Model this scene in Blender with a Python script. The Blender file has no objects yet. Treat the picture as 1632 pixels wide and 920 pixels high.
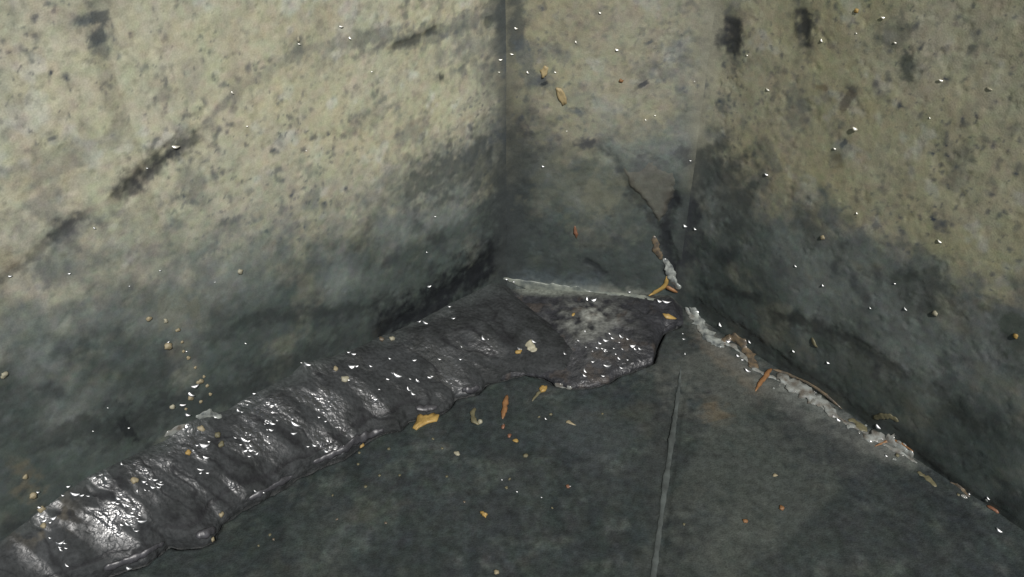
import bpy, math, random
import numpy as np
from mathutils import Vector, Matrix
random.seed(7)
rng = np.random.default_rng(7)
C = bpy.context.scene.collection
SC = bpy.context.scene

# ------------------------------------------------------------------ camera
FPX, CAMH = 1500.0, 1.0                       # focal length in photo pixels, metres above the floor
PITCH = math.atan(FPX / 1968.0)               # below the horizon
cam_d = bpy.data.cameras.new('camera')
cam = bpy.data.objects.new('camera', cam_d); C.objects.link(cam)
cam.location = (0, 0, CAMH)
cam.rotation_euler = (math.pi / 2 - PITCH, 0, 0)
cam_d.sensor_width = 36.0; cam_d.lens = FPX / 1632.0 * 36.0
cam_d.clip_start = 0.02; cam_d.clip_end = 500
SC.camera = cam

# ------------------------------------------------------------------ daylight
SUN_AZ, SUN_EL = math.radians(-74), math.radians(48)     # direction towards the sun (angle from +X), elevation
sv = Vector((math.cos(SUN_AZ) * math.cos(SUN_EL), math.sin(SUN_AZ) * math.cos(SUN_EL), math.sin(SUN_EL)))
world = bpy.data.worlds.new('World'); SC.world = world; world.use_nodes = True
wt = world.node_tree; bg = wt.nodes['Background']
sky = wt.nodes.new('ShaderNodeTexSky'); sky.sky_type = 'NISHITA'; sky.sun_disc = False
sky.sun_elevation = SUN_EL; sky.sun_rotation = math.atan2(sv.x, sv.y)
wt.links.new(sky.outputs[0], bg.inputs[0]); bg.inputs[1].default_value = 0.06
sun_d = bpy.data.lights.new('sun', 'SUN'); sun_d.energy = 4.6; sun_d.angle = math.radians(0.5)
sun_d.color = (1.0, 0.97, 0.93)
sun = bpy.data.objects.new('sun', sun_d); C.objects.link(sun)
sun.rotation_euler = sv.to_track_quat('Z', 'Y').to_euler(); sun.location = sv * 5
SC.view_settings.view_transform = 'Standard'; SC.view_settings.look = 'None'
SC.view_settings.exposure = 0.0; SC.view_settings.gamma = 1.0; SC.view_settings.use_curve_mapping = False
SC.render.filter_size = 3.6                    # the photograph is slightly soft

# ------------------------------------------------------------------ numeric helpers
def lin(c):
    c = np.asarray(c, float) / 255.0
    return np.where(c <= 0.04045, c / 12.92, ((c + 0.055) / 1.055) ** 2.4)

def _hash(ix, iy, seed):
    h = (ix.astype(np.int64) * 374761393 + iy.astype(np.int64) * 668265263 + seed * 982451653) & 0xFFFFFFFF
    h = ((h ^ (h >> 13)) * 1274126177) & 0xFFFFFFFF
    h = ((h ^ (h >> 16)) * 2246822519) & 0xFFFFFFFF
    return ((h ^ (h >> 15)) & 0xFFFFFF) / float(0xFFFFFF)

def vn(x, y, seed=0):                           # value noise, 0..1
    x0 = np.floor(x); y0 = np.floor(y)
    fx = x - x0; fy = y - y0
    fx = fx * fx * fx * (fx * (fx * 6 - 15) + 10); fy = fy * fy * fy * (fy * (fy * 6 - 15) + 10)
    a = _hash(x0, y0, seed); b = _hash(x0 + 1, y0, seed)
    c = _hash(x0, y0 + 1, seed); d = _hash(x0 + 1, y0 + 1, seed)
    return (a * (1 - fx) + b * fx) * (1 - fy) + (c * (1 - fx) + d * fx) * fy

def fbm(x, y, f, seed=0, octv=4, gain=0.55):    # -1..1 roughly
    s = 0; a = 1.0; n = 0
    ca, sa = math.cos(0.7), math.sin(0.7)
    for k in range(octv):
        s = s + a * (vn(x * f + 17.3 * k, y * f - 9.1 * k, seed + k) * 2 - 1); n += a
        a *= gain; f *= 2.03
        x, y = x * ca - y * sa, x * sa + y * ca
    return s / n * 1.6

def specks(x, y, f, seed, prob, r0=0.12, r1=0.42):    # soft round spots, one at most in each cell of a jittered grid
    wx = x + (vn(x * f * 2.3, y * f * 2.3, seed + 3) - .5) * .5 / f; wy = y + (vn(x * f * 2.3 + 7, y * f * 2.3, seed + 4) - .5) * .5 / f
    X_, Y_ = wx * f, wy * f; cx, cy = np.floor(X_), np.floor(Y_); out = np.zeros(x.shape)
    for i in (-1, 0, 1):
        for j in (-1, 0, 1):
            a, b = cx + i, cy + j
            d = np.hypot(a + _hash(a, b, seed) - X_, b + _hash(a, b, seed + 1) - Y_)
            rad = r0 + (r1 - r0) * _hash(a, b, seed + 2) ** 2
            out = np.maximum(out, np.where(_hash(a, b, seed + 5) < prob, (1 - np.clip(d / rad, 0, 1) ** 2) ** 1.2, 0))
    return out

def ss(a, b, x):
    t = np.clip((x - a) / (b - a), 0, 1)
    return t * t * (3 - 2 * t)

def seg_dist(u, v, pts):                        # distance to a polyline, and the place along it 0..1
    best = np.full(u.shape, 1e9); par = np.zeros(u.shape)
    pts = [np.asarray(p, float) for p in pts]
    L = [np.linalg.norm(pts[i + 1] - pts[i]) for i in range(len(pts) - 1)]
    tot = sum(L); acc = 0
    for i in range(len(pts) - 1):
        a, d = pts[i], pts[i + 1] - pts[i]
        t = np.clip(((u - a[0]) * d[0] + (v - a[1]) * d[1]) / (d @ d + 1e-12), 0, 1)
        dd = np.hypot(u - a[0] - t * d[0], v - a[1] - t * d[1])
        m = dd < best
        best = np.where(m, dd, best); par = np.where(m, (acc + t * L[i]) / tot, par); acc += L[i]
    return best, par

def mixc(col, c, k):
    return col + (np.asarray(c)[None, :] - col) * np.clip(k, 0, 1)[:, None]

# ------------------------------------------------------------------ measured rays
RIGHT = np.array([1.0, 0, 0]); UPV = np.array([0, math.sin(PITCH), math.cos(PITCH)])
FWD = np.array([0, math.cos(PITCH), -math.sin(PITCH)]); EYE = np.array([0, 0, CAMH])
def ray(x, y): return RIGHT * (x - 816) / FPX - UPV * (y - 460) / FPX + FWD
def on_floor(x, y, z=0.0):
    d = ray(x, y); return EYE + d * ((z - CAMH) / d[2])

CORNER_L = on_floor(806, 470)[:2]; CORNER_R = on_floor(1079, 484)[:2]
FAR_L = on_floor(100, 866)[:2]; FAR_R = on_floor(1632, 845)[:2]
def unit(v): return v / np.linalg.norm(v)

class Face:                                     # a vertical plane: u along the floor joint, v = height
    def __init__(s, o, d, n):
        s.o = np.asarray(o); s.d = unit(np.asarray(d)); s.n = np.asarray(n)
    def px(s, x, y):
        r = ray(x, y); n3 = np.array([s.n[0], s.n[1], 0]); o3 = np.array([s.o[0], s.o[1], 0])
        P = EYE + r * (((o3 - EYE) @ n3) / (r @ n3))
        return np.array([(P[:2] - s.o) @ s.d, P[2]])
    def fl(s, x, y):                            # the floor in the same frame: u along, d out from the plane
        P = on_floor(x, y)[:2] - s.o
        return np.array([P @ s.d, P @ s.n])
    def pos(s, u, off, z):
        return np.stack([s.o[0] + u * s.d[0] + off * s.n[0], s.o[1] + u * s.d[1] + off * s.n[1], z], -1)
def nrm_towards_eye(d, o):
    n = np.array([-d[1], d[0]]); n = unit(n)
    return n if n @ (np.zeros(2) - o) > 0 else -n
dl = unit(FAR_L - CORNER_L); dr = unit(FAR_R - CORNER_R); dc = unit(CORNER_R - CORNER_L)
LW = Face(CORNER_L, dl, nrm_towards_eye(dl, CORNER_L))
RW = Face(CORNER_R, dr, nrm_towards_eye(dr, CORNER_R))
CW = Face(CORNER_L, dc, nrm_towards_eye(dc, CORNER_L))
CHW = float(np.linalg.norm(CORNER_R - CORNER_L))

# ------------------------------------------------------------------ object helpers
def tag(o, label=None, cat=None, group=None, kind=None):
    if label: o['label'] = label
    if cat: o['category'] = cat
    if group: o['group'] = group
    if kind: o['kind'] = kind
    return o
def link(name, me, mat=None, parent=None):
    o = bpy.data.objects.new(name, me); C.objects.link(o)
    if mat: me.materials.append(mat)
    if parent: o.parent = parent
    return o
def raw_mesh(name, V, F, col=None, smooth=True):
    me = bpy.data.meshes.new(name)
    V = np.asarray(V, np.float32)
    if isinstance(F, np.ndarray) and F.ndim == 2:
        k = F.shape[1]
        me.vertices.add(len(V)); me.vertices.foreach_set('co', V.ravel())
        me.loops.add(F.size); me.loops.foreach_set('vertex_index', F.astype(np.int32).ravel())
        me.polygons.add(len(F)); me.polygons.foreach_set('loop_start', np.arange(0, F.size, k, dtype=np.int32))
        me.update(calc_edges=True)
    else:
        me.from_pydata(V.tolist(), [], F)
    if smooth: me.polygons.foreach_set('use_smooth', np.ones(len(me.polygons), bool))
    if col is not None:
        at = me.color_attributes.new('stain', 'FLOAT_COLOR', 'POINT')
        at.data.foreach_set('color', np.asarray(col, np.float32).ravel())
    me.validate(); me.update()
    return me
def grid_faces(nu, nv, flip=False, off=0):
    i = np.arange(nu - 1)[:, None] * nv + np.arange(nv - 1)[None, :]
    i = i.ravel() + off
    f = np.stack([i, i + nv, i + nv + 1, i + 1], 1)
    return f[:, ::-1] if flip else f
def axis(lo, hi, step, before=(), after=()):
    return np.concatenate([np.array(before, float), np.arange(lo, hi + step * .5, step), np.array(after, float)])

# ------------------------------------------------------------------ materials
def concrete(name, grain=0.16, bump=0.25, fine=420.0, rough_noise=0.12, spec=0.35, mid=95, det=3, wet=False):
    m = bpy.data.materials.new(name); m.use_nodes = True
    nt = m.node_tree; N = nt.nodes; b = N['Principled BSDF']
    at = N.new('ShaderNodeAttribute'); at.attribute_name = 'stain'
    co = N.new('ShaderNodeNewGeometry')
    n1 = N.new('ShaderNodeTexNoise'); n1.inputs['Scale'].default_value = fine; n1.inputs['Detail'].default_value = det
    n2 = N.new('ShaderNodeTexNoise'); n2.inputs['Scale'].default_value = mid; n2.inputs['Detail'].default_value = 4
    for n in (n1, n2): nt.links.new(co.outputs['Position'], n.inputs['Vector'])
    ad = N.new('ShaderNodeMath'); ad.operation = 'ADD'
    nt.links.new(n1.outputs[0], ad.inputs[0]); nt.links.new(n2.outputs[0], ad.inputs[1])
    mr = N.new('ShaderNodeMapRange'); mr.inputs[1].default_value = 0.6; mr.inputs[2].default_value = 1.4
    mr.inputs[3].default_value = 1 - grain * 1.6; mr.inputs[4].default_value = 1 + grain * 1.6
    nt.links.new(ad.outputs[0], mr.inputs[0])
    mx = N.new('ShaderNodeVectorMath'); mx.operation = 'SCALE'
    nt.links.new(at.outputs['Color'], mx.inputs[0]); nt.links.new(mr.outputs[0], mx.inputs['Scale'])
    nt.links.new(mx.outputs[0], b.inputs['Base Color'])
    rr = N.new('ShaderNodeMath'); rr.operation = 'MULTIPLY_ADD'; rr.inputs[1].default_value = rough_noise
    nt.links.new(n2.outputs[0], rr.inputs[0]); nt.links.new(at.outputs['Alpha'], rr.inputs[2])
    nt.links.new(rr.outputs[0], b.inputs['Roughness'])
    b.inputs['Specular IOR Level'].default_value = spec
    if wet:
        sm = N.new('ShaderNodeMapRange'); sm.inputs[1].default_value = 0.30; sm.inputs[2].default_value = 0.62; sm.inputs[3].default_value = spec; sm.inputs[4].default_value = 0.14
        nt.links.new(at.outputs['Alpha'], sm.inputs[0]); nt.links.new(sm.outputs[0], b.inputs['Specular IOR Level'])
    bp = N.new('ShaderNodeBump'); bp.inputs['Strength'].default_value = bump; bp.inputs['Distance'].default_value = 0.0015
    nt.links.new(ad.outputs[0], bp.inputs['Height']); nt.links.new(bp.outputs[0], b.inputs['Normal'])
    return m
def simple(name, rgb, rough=0.5, var=0.35, scale=220.0, spec=0.5, bump=0.3, rgb2=None, ior=None):
    m = bpy.data.materials.new(name); m.use_nodes = True
    nt = m.node_tree; N = nt.nodes; b = N['Principled BSDF']
    co = N.new('ShaderNodeTexCoord')
    n = N.new('ShaderNodeTexNoise'); n.inputs['Scale'].default_value = scale; n.inputs['Detail'].default_value = 3
    nt.links.new(co.outputs['Object'], n.inputs['Vector'])
    r = N.new('ShaderNodeValToRGB'); a = lin(rgb); c2 = lin(rgb2) if rgb2 is not None else a * (1 - var)
    r.color_ramp.elements[0].position = 0.35; r.color_ramp.elements[1].position = 0.65
    r.color_ramp.elements[0].color = (*c2, 1); r.color_ramp.elements[1].color = (*a, 1)
    nt.links.new(n.outputs[0], r.inputs[0]); nt.links.new(r.outputs[0], b.inputs['Base Color'])
    b.inputs['Roughness'].default_value = rough; b.inputs['Specular IOR Level'].default_value = spec
    if ior: b.inputs['IOR'].default_value = ior
    bp = N.new('ShaderNodeBump'); bp.inputs['Strength'].default_value = bump; bp.inputs['Distance'].default_value = 0.001
    nt.links.new(n.outputs[0], bp.inputs['Height']); nt.links.new(bp.outputs[0], b.inputs['Normal'])
    return m

M_WALL = concrete('stained_concrete', grain=0.13, bump=0.2, fine=520)
M_FLOOR = concrete('wet_dark_concrete', grain=0.28, bump=0.4, spec=0.3)
M_BAND = concrete('wet_black_sealant', grain=0.24, bump=1.0, fine=210, rough_noise=0.05, spec=1.0, mid=55, det=1.0, wet=True)

# ------------------------------------------------------------------ stains on the concrete
TAN, TAN2, OLIVE = lin((151, 149, 129)), lin((139, 138, 122)), lin((141, 138, 108))
MID, DARK, DEEP = lin((98, 104, 100)), lin((62, 69, 66)), lin((40, 44, 46))
BLUE = lin((66, 73, 79)); PALE = lin((158, 160, 152)); BROWN = lin((124, 108, 84))

def stroke(u, v, face, pts, wpx, k=1.0, seed=0, rag=0.6, soft=0.7, f=90, ends=0.06):
    q = [face.px(*p) for p in pts]
    w = wpx * np.linalg.norm(face.px(pts[0][0] + 1, pts[0][1]) - face.px(*pts[0])) * 0.55 + wpx * 0.0011 * 0.45
    lo = np.min(q, 0) - w * 3; hi = np.max(q, 0) + w * 3
    out = np.zeros(u.shape)
    m = (u > lo[0]) & (u < hi[0]) & (v > lo[1]) & (v < hi[1])
    if not m.any(): return out
    d, t = seg_dist(u[m], v[m], q)
    nz = fbm(u[m], v[m], f, seed, 4)
    d = d / w + nz * rag
    e = ss(0, ends, t) * ss(1, 1 - ends, t) if ends else 1
    out[m] = (1 - ss(1 - soft, 1 + soft, d)) * k * (0.35 + 0.65 * e)
    return out

def wall_colour(face, u, v, tide, band_px, seed, strokes, spot=1.0, tint=0.0, tone=1.0, wid=1.0, bias=0.0, corners=()):
    h = np.interp(u, tide[0], tide[1])
    base = fbm(u, v, 7, seed, 5); fine = fbm(u, v, 45, seed + 9, 4); mid = fbm(u, v, 18, seed + 19, 4)
    col = np.repeat(TAN[None, :], len(u), 0)
    col = mixc(col, TAN2, 0.4 + base * 0.6 + mid * 0.25)
    col = mixc(col, OLIVE, np.clip(fbm(u, v, 5, seed + 31, 3) * 0.6 + tint, 0, 0.7))
    col = mixc(col, PALE, ss(0.45, 0.95, fbm(u, v, 30, seed + 41, 3)) * 0.45)
    col = mixc(col, BROWN, ss(0.35, 0.9, fbm(u, v, 14, seed + 43, 4)) * 0.15)
    col = col * tone  # overall brightness factor of the base colour, set for each wall
    # blotches and pinholes of dark growth
    z = (v - h)
    near = ss(0.32, 0.0, z)
    b1 = ss(0.42 - near * 0.25, 0.85, fbm(u, v * 0.9, 26, seed + 51, 4)) * (0.15 + 0.5 * near)
    b2 = ss(0.35, 1.0, fbm(u, v, 70, seed + 61, 3)) * (0.35 + 0.4 * ss(-0.3, 0.6, fbm(u, v, 9, seed + 63, 2))) * spot
    b3 = ss(0.5, 1.0, fbm(u, v, 120, seed + 71, 2)) * 0.3 * spot
    col = mixc(col, BLUE, b1 * 0.8); col = mixc(col, BLUE * 0.85, b2); col = mixc(col, DEEP, b3)
    dens = 0.25 + 0.5 * ss(-0.4, 0.8, fbm(u, v, 5, seed + 77, 3) + near * 0.5)
    pits = specks(u, v * 0.85, 52, seed + 75, 0.30) * dens + specks(u, v, 105, seed + 175, 0.30, 0.15, 0.5) * dens
    col = mixc(col, lin((60, 66, 74)), pits * 0.95)
    drip = ss(0.25, 0.9, fbm(u, v * 0.12, 34, seed + 79, 3)) * ss(0.1, 0.7, fbm(u, v, 6, seed + 80, 3) + 0.3)
    col = mixc(col, lin((112, 108, 92)), drip * 0.4)
    # tide mark: tan above, grey slime below
    zz = z + (base * 0.05 + mid * 0.045 + fine * 0.02) * (0.45 + 0.2 * wid)
    g = 1 - ss(-0.060 * wid, 0.075 * wid, zz + fine * 0.012)
    low = np.clip(1 - v / np.maximum(h, 0.02), 0, 1)
    grey = mixc(np.repeat(MID[None, :], len(u), 0), DARK, ss(0.05, 0.55, low + bias + base * 0.28 + mid * 0.16))
    grey = mixc(grey, lin((112, 112, 98)), ss(0.2, 1.0, fbm(u, v, 16, seed + 81, 5)) * 0.5 * (1 - low * 0.5) * (1 - bias))
    grey = mixc(grey, DEEP, ss(0.35, 0.95, fbm(u, v, 22, seed + 91, 5)) * 0.55)
    grey = grey * (1 + 0.16 * fine[:, None])
    col = col + (grey - col) * g[:, None]
    for ch in range(3): col[:, ch] *= 1 + 0.022 * fbm(u, v, 38, seed + 140 + ch * 7, 3) + 0.03 * fbm(u, v, 120, seed + 170 + ch * 7, 2)
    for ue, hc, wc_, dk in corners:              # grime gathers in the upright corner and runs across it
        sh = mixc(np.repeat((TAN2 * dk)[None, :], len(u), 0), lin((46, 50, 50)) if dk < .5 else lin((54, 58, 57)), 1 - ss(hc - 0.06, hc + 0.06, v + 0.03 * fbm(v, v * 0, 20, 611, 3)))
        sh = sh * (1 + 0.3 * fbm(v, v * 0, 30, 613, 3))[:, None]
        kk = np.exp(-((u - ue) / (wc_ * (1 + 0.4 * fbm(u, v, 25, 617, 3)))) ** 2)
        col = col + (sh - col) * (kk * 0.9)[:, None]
    rough = 0.62 - 0.16 * g
    for s in strokes:
        pts, w, k, c = s[:4]; kw = s[4] if len(s) > 4 else {}
        a = stroke(u, v, face, pts, w, k, seed=seed + 100 + int(pts[0][0]) % 97, **kw)
        col = mixc(col, c, a); rough = rough - 0.12 * a
    return np.concatenate([np.clip(col, 0.004, 0.8), np.clip(rough, 0.25, 0.9)[:, None]], 1), g

def wall_mesh(name, face, us, vs, colour, grooves=(), seed=0, thick=0.16, rounded=()):
    nu, nv = len(us), len(vs)
    U, V = np.meshgrid(us, vs, indexing='ij'); u, v = U.ravel(), V.ravel()
    col, g = colour(u, v)
    off = fbm(u, v, 6, seed + 5, 3) * 0.0022 + fbm(u, v, 60, seed + 6, 3) * 0.00025
    # bug holes and rough patches
    off -= ss(0.55, 0.8, fbm(u, v, 75, seed + 61, 3)) * 0.0005
    off += (fbm(u, v, 26, seed + 8, 4) * 0.0004) * g
    for ue, sgn in rounded: off *= ss(0.0, 0.03, np.abs(u - ue))
    for ue, sgn in rounded:                      # inside corners are worn round
        w = 0.034 + 0.008 * fbm(v, v * 0, 8, 400, 3); xx = np.clip((u - ue) * sgn, 0, None)
        off += np.where(xx < w, (w - xx) ** 2 / (2 * w) * 0.414, 0)
    for pts, wpx, depth in grooves:
        off -= stroke(u, v, face, pts, wpx, 1.0, seed=seed + 300, rag=0.35, soft=0.6) * depth
    Vv = face.pos(u, off, v)
    # closed slab: the front sheet, rim and back
    idx = np.arange(nu * nv).reshape(nu, nv)
    loop = np.concatenate([idx[:, 0], idx[-1, 1:], idx[-2::-1, -1], idx[0, -2:0:-1]])
    back = face.pos(u[loop], np.full(len(loop), -thick), v[loop])
    n0 = nu * nv; L = len(loop)
    F = grid_faces(nu, nv)
    k = np.arange(L); k2 = (k + 1) % L
    rim = np.stack([loop[k2], loop[k], n0 + k, n0 + k2], 1)
    # orientation: front must face +normal
    a, b, c = Vv[F[0][0]], Vv[F[0][1]], Vv[F[0][2]]
    if np.cross(b - a, c - a)[:2] @ face.n < 0:
        F = F[:, ::-1]; rim = rim[:, ::-1]
    cor = [0, nu - 1, nu - 1 + nv - 1, 2 * (nu - 1) + nv - 1]
    bq = np.array([[n0 + x for x in cor]])
    Vall = np.concatenate([Vv, back]); call = np.concatenate([col, np.repeat(np.array([[.2, .19, .15, .8]]), L, 0)])
    return raw_mesh(name, Vall, np.concatenate([F, rim, bq]), call)

def tide_from(face, pts):
    q = np.array([face.px(*p) for p in pts]); o = np.argsort(q[:, 0])
    return q[o, 0], q[o, 1]

# left wall ---------------------------------------------------------
tideL = tide_from(LW, [(810, 235), (760, 262), (680, 300), (600, 315), (500, 345), (400, 370), (300, 405), (200, 425), (100, 455), (0, 490), (-150, 560)])
strL = [
    ([(318, 205), (296, 228), (262, 250), (228, 276), (196, 306), (184, 324)], 12, 0.8, DEEP, dict(rag=1.1, soft=0.95)),
    ([(285, 238), (250, 262), (210, 296)], 9, 0.6, lin((34, 36, 42)), dict(rag=1.2, soft=0.9)),
    ([(372, 150), (350, 172), (320, 200)], 5, 0.5, BLUE, dict(rag=1.0)),
    ([(560, 62), (520, 78), (476, 78), (430, 112), (380, 142)], 6, 0.3, BLUE, dict(rag=1.1)),
    ([(144, 342), (118, 352), (96, 368), (80, 384)], 12, 0.75, lin((46, 50, 56)), dict(rag=1.0, soft=0.95)),
    ([(80, 384), (52, 408), (24, 432), (-10, 452)], 6, 0.5, DEEP, dict(rag=1.1, soft=0.95)),
    ([(200, 332), (172, 345), (140, 348)], 5, 0.35, BLUE, dict(rag=1.2)),
    ([(20, 430), (6, 412), (-20, 405)], 14, 0.3, BROWN, {}),
    ([(160, 15), (162, 34), (150, 50), (160, 72)], 13, 0.85, lin((60, 66, 70)), dict(rag=1.0)),
    ([(132, 25), (128, 42)], 10, 0.6, BLUE, dict(rag=1.0)),
    ([(190, 66), (170, 80), (150, 70)], 8, 0.5, BLUE, dict(rag=1.1)),
    ([(30, 90), (55, 90)], 7, 0.5, BLUE, dict(rag=1.0)),
    ([(222, 113), (236, 105)], 5, 0.6, BLUE, dict(rag=1.0)),
    ([(82, 215), (84, 222)], 6, 0.7, BLUE, {}),
    ([(245, 220), (248, 226)], 5, 0.7, BLUE, {}),
    ([(555, 70), (600, 64), (640, 62), (690, 58), (740, 40), (790, 22)], 12, 0.55, BLUE, dict(rag=1.2)),
    ([(625, 78), (668, 62), (700, 45)], 5, 0.7, DEEP, dict(rag=0.8)),
    ([(778, 25), (780, 45)], 6, 0.7, DEEP, dict(rag=0.8)),
    ([(470, 60), (480, 82), (460, 70)], 9, 0.45, BLUE, dict(rag=1.2)),
    ([(690, 85), (740, 78), (800, 80), (830, 95)], 16, 0.4, BLUE, dict(rag=1.2)),
    ([(735, 105), (740, 122)], 10, 0.55, BLUE, dict(rag=1.0)),
    ([(700, 125), (708, 121)], 5, 0.8, DEEP, {}),
    ([(630, 165), (632, 178)], 6, 0.5, BLUE, dict(rag=1.0)),
    ([(798, -40), (802, 0), (806, 40), (812, 78)], 17, 0.9, lin((52, 57, 58)), dict(rag=0.5, ends=0.05)),
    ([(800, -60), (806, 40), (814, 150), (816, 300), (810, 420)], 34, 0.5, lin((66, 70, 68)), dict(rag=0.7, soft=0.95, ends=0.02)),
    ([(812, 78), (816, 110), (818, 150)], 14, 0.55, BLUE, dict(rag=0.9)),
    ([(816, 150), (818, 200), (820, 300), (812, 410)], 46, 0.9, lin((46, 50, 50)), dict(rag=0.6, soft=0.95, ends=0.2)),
    ([(700, 260), (760, 230), (800, 200)], 20, 0.4, BLUE, dict(rag=1.0)),
    ([(640, 300), (690, 285), (745, 262), (790, 250)], 34, 0.7, lin((58, 63, 62)), dict(rag=0.9)),
    ([(585, 542), (630, 518), (672, 496), (712, 466), (757, 430), (800, 402)], 32, 0.95, lin((22, 24, 27)), dict(rag=0.7, soft=0.9, ends=0.1)),
    ([(350, 528), (400, 512), (450, 500), (520, 500), (580, 490), (640, 470)], 9, 0.6, lin((42, 46, 46)), dict(rag=1.0)),
    ([(200, 620), (260, 590), (310, 560), (340, 528)], 18, 0.4, lin((44, 48, 47)), dict(rag=1.0)),
    ([(60, 700), (150, 690), (240, 660), (330, 640), (400, 615), (470, 575), (560, 545)], 24, 0.6, lin((40, 43, 43)), dict(rag=0.9)),
    ([(195, 690), (210, 680)], 20, 0.8, lin((28, 30, 32)), dict(rag=0.8)),
    ([(250, 510), (290, 500), (320, 490)], 26, 0.3, lin((112, 110, 92)), dict(rag=1.0)),
    ([(30, 735), (45, 770), (55, 800)], 12, 0.4, lin((100, 92, 74)), dict(rag=1.2, soft=0.95)),
    ([(0, 880), (200, 790), (420, 690), (600, 590), (790, 480)], 40, 0.75, lin((40, 42, 43)), dict(rag=0.3)),
]
us = axis(-0.02, 1.02, 0.0021, (), (1.05, 1.1, 1.2, 1.35, 1.5, 1.7, 1.9, 2.2))
vs = axis(-0.02, 0.80, 0.0022, (-0.08,), (0.83, 0.88, 0.95, 1.05, 1.2, 1.4, 1.6, 1.8))
grL = [([(318, 205), (262, 250), (184, 324)], 10, 0.0018), ([(144, 342), (80, 384), (24, 432)], 7, 0.0012),
       ([(585, 542), (672, 496), (757, 430), (800, 402)], 12, 0.0025), ([(625, 78), (668, 62), (700, 45)], 4, 0.001)]
wl = link('concrete_wall', wall_mesh('concrete_wall', LW, us, vs,
          lambda u, v: wall_colour(LW, u, v, tideL, None, 11, strL, spot=0.75, tone=1.22, wid=1.4, bias=0.02, corners=[(0, 0.24, 0.021, 0.34)]), grL, 11, rounded=[(0, 1)]), M_WALL)
tag(wl, 'wide tan concrete wall on the left with a dark diagonal scrape, above the black sealant', 'wall')

# chamfered corner face ---------------------------------------------
tideC = tide_from(CW, [(800, 240), (840, 222), (880, 212), (930, 214), (990, 225), (1040, 215), (1090, 190), (1130, 190)])
CHUNK = [(972, 250), (990, 236), (1030, 228), (1068, 240), (1084, 268), (1078, 305), (1066, 338), (1050, 366), (1034, 340), (1012, 312), (996, 290), (985, 268)]
strC = [
    ([(822, -40), (824, 40), (820, 85)], 12, 0.8, lin((60, 64, 62)), dict(rag=0.7)),
    ([(826, 60), (836, 100), (850, 130), (868, 134), (888, 136)], 9, 0.55, BLUE, dict(rag=1.0)),
    ([(866, 131), (869, 136)], 6, 0.95, DEEP, {}),
    ([(840, 85), (880, 78), (910, 95)], 14, 0.4, BLUE, dict(rag=1.1)),
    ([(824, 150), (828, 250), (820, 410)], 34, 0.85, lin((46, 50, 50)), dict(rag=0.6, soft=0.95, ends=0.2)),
    ([(900, 170), (925, 182), (935, 178)], 5, 0.6, BLUE, dict(rag=0.9)),
    ([(850, 210), (870, 250), (880, 220), (860, 280)], 16, 0.35, lin((64, 68, 70)), dict(rag=1.0)),
    ([(912, 232), (935, 228), (950, 222)], 7, 0.85, lin((50, 53, 58)), dict(rag=0.8)),
    ([(953, 230), (975, 250), (990, 272), (1000, 295)], 5, 0.5, lin((34, 36, 38)), dict(rag=1.1, soft=0.95)),
    ([(996, 288), (1012, 312), (1032, 338), (1048, 364)], 9, 0.7, lin((34, 36, 38)), dict(rag=1.1, soft=0.95)),
    ([(1000, 262), (1040, 270), (1055, 250)], 18, 0.5, lin((62, 63, 64)), dict(rag=1.0)),
    ([(1082, 60), (1085, 130), (1095, 180)], 12, 0.3, BLUE, dict(rag=1.0)),
    ([(1026, 130), (1030, 136)], 10, 0.9, lin((46, 50, 54)), dict(rag=0.8)),
    ([(1034, 66), (1036, 70)], 6, 0.7, BLUE, {}),
    ([(1075, 240), (1090, 250), (1100, 262)], 10, 0.6, lin((56, 58, 60)), dict(rag=0.9)),
    ([(1072, 300), (1068, 340), (1060, 380), (1068, 420), (1085, 455)], 11, 0.9, lin((30, 32, 35)), dict(rag=0.6)),
    ([(860, 260), (920, 300), (980, 330)], 44, 0.4, lin((92, 93, 80)), dict(rag=1.0, soft=0.95)),
    ([(930, 300), (990, 320)], 26, 0.4, lin((108, 108, 92)), dict(rag=1.0)),
    ([(930, 415), (950, 425), (965, 440)], 7, 0.75, lin((34, 36, 40)), dict(rag=0.9)),
    ([(820, 440), (900, 448), (960, 452)], 12, 0.45, lin((84, 93, 99)), dict(rag=0.8, soft=0.95)),
    ([(822, 449), (860, 457), (910, 462), (960, 465)], 10, 0.6, lin((112, 118, 114)), dict(rag=0.9, soft=0.95)),
    ([(950, 464), (1000, 470), (1050, 478)], 8, 0.6, lin((120, 122, 114)), dict(rag=0.9, soft=0.95)),
    ([(815, 425), (900, 425), (1040, 440)], 34, 0.4, lin((40, 44, 44)), dict(rag=0.9, soft=0.95)),
    ([(880, 400), (960, 390), (1030, 410)], 26, 0.35, lin((48, 52, 53)), dict(rag=1.0)),
    ([(860, 0), (870, 50)], 12, 0.12, lin((156, 146, 116)), dict(rag=1.0)),
    ([(980, 190), (1040, 200)], 16, 0.2, lin((156, 150, 124)), dict(rag=1.0)),
]
us = axis(-0.012, CHW + 0.012, 0.0018)
vs = axis(-0.02, 0.60, 0.0020, (-0.08,), (0.63, 0.68, 0.75, 0.85, 1.0, 1.2, 1.5, 1.8))
grC = [([(953, 230), (975, 250), (990, 272), (1000, 295), (1032, 338), (1050, 368)], 7, 0.001), ([(1072, 300), (1060, 380), (1085, 455)], 9, 0.003),
       ([(930, 415), (950, 425), (965, 440)], 5, 0.0015)]
ccol = lambda u, v: wall_colour(CW, u, v, tideC, None, 23, strC, spot=0.6, tint=0.3, tone=0.76, wid=0.9, bias=0.08, corners=[(0, 0.24, 0.021, 0.34), (CHW, 0.26, 0.016, 0.72)])
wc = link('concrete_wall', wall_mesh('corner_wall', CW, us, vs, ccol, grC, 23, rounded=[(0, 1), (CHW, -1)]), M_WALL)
tag(wc, 'narrow upright concrete face cutting across the corner between the two wide walls', 'wall')

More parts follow.
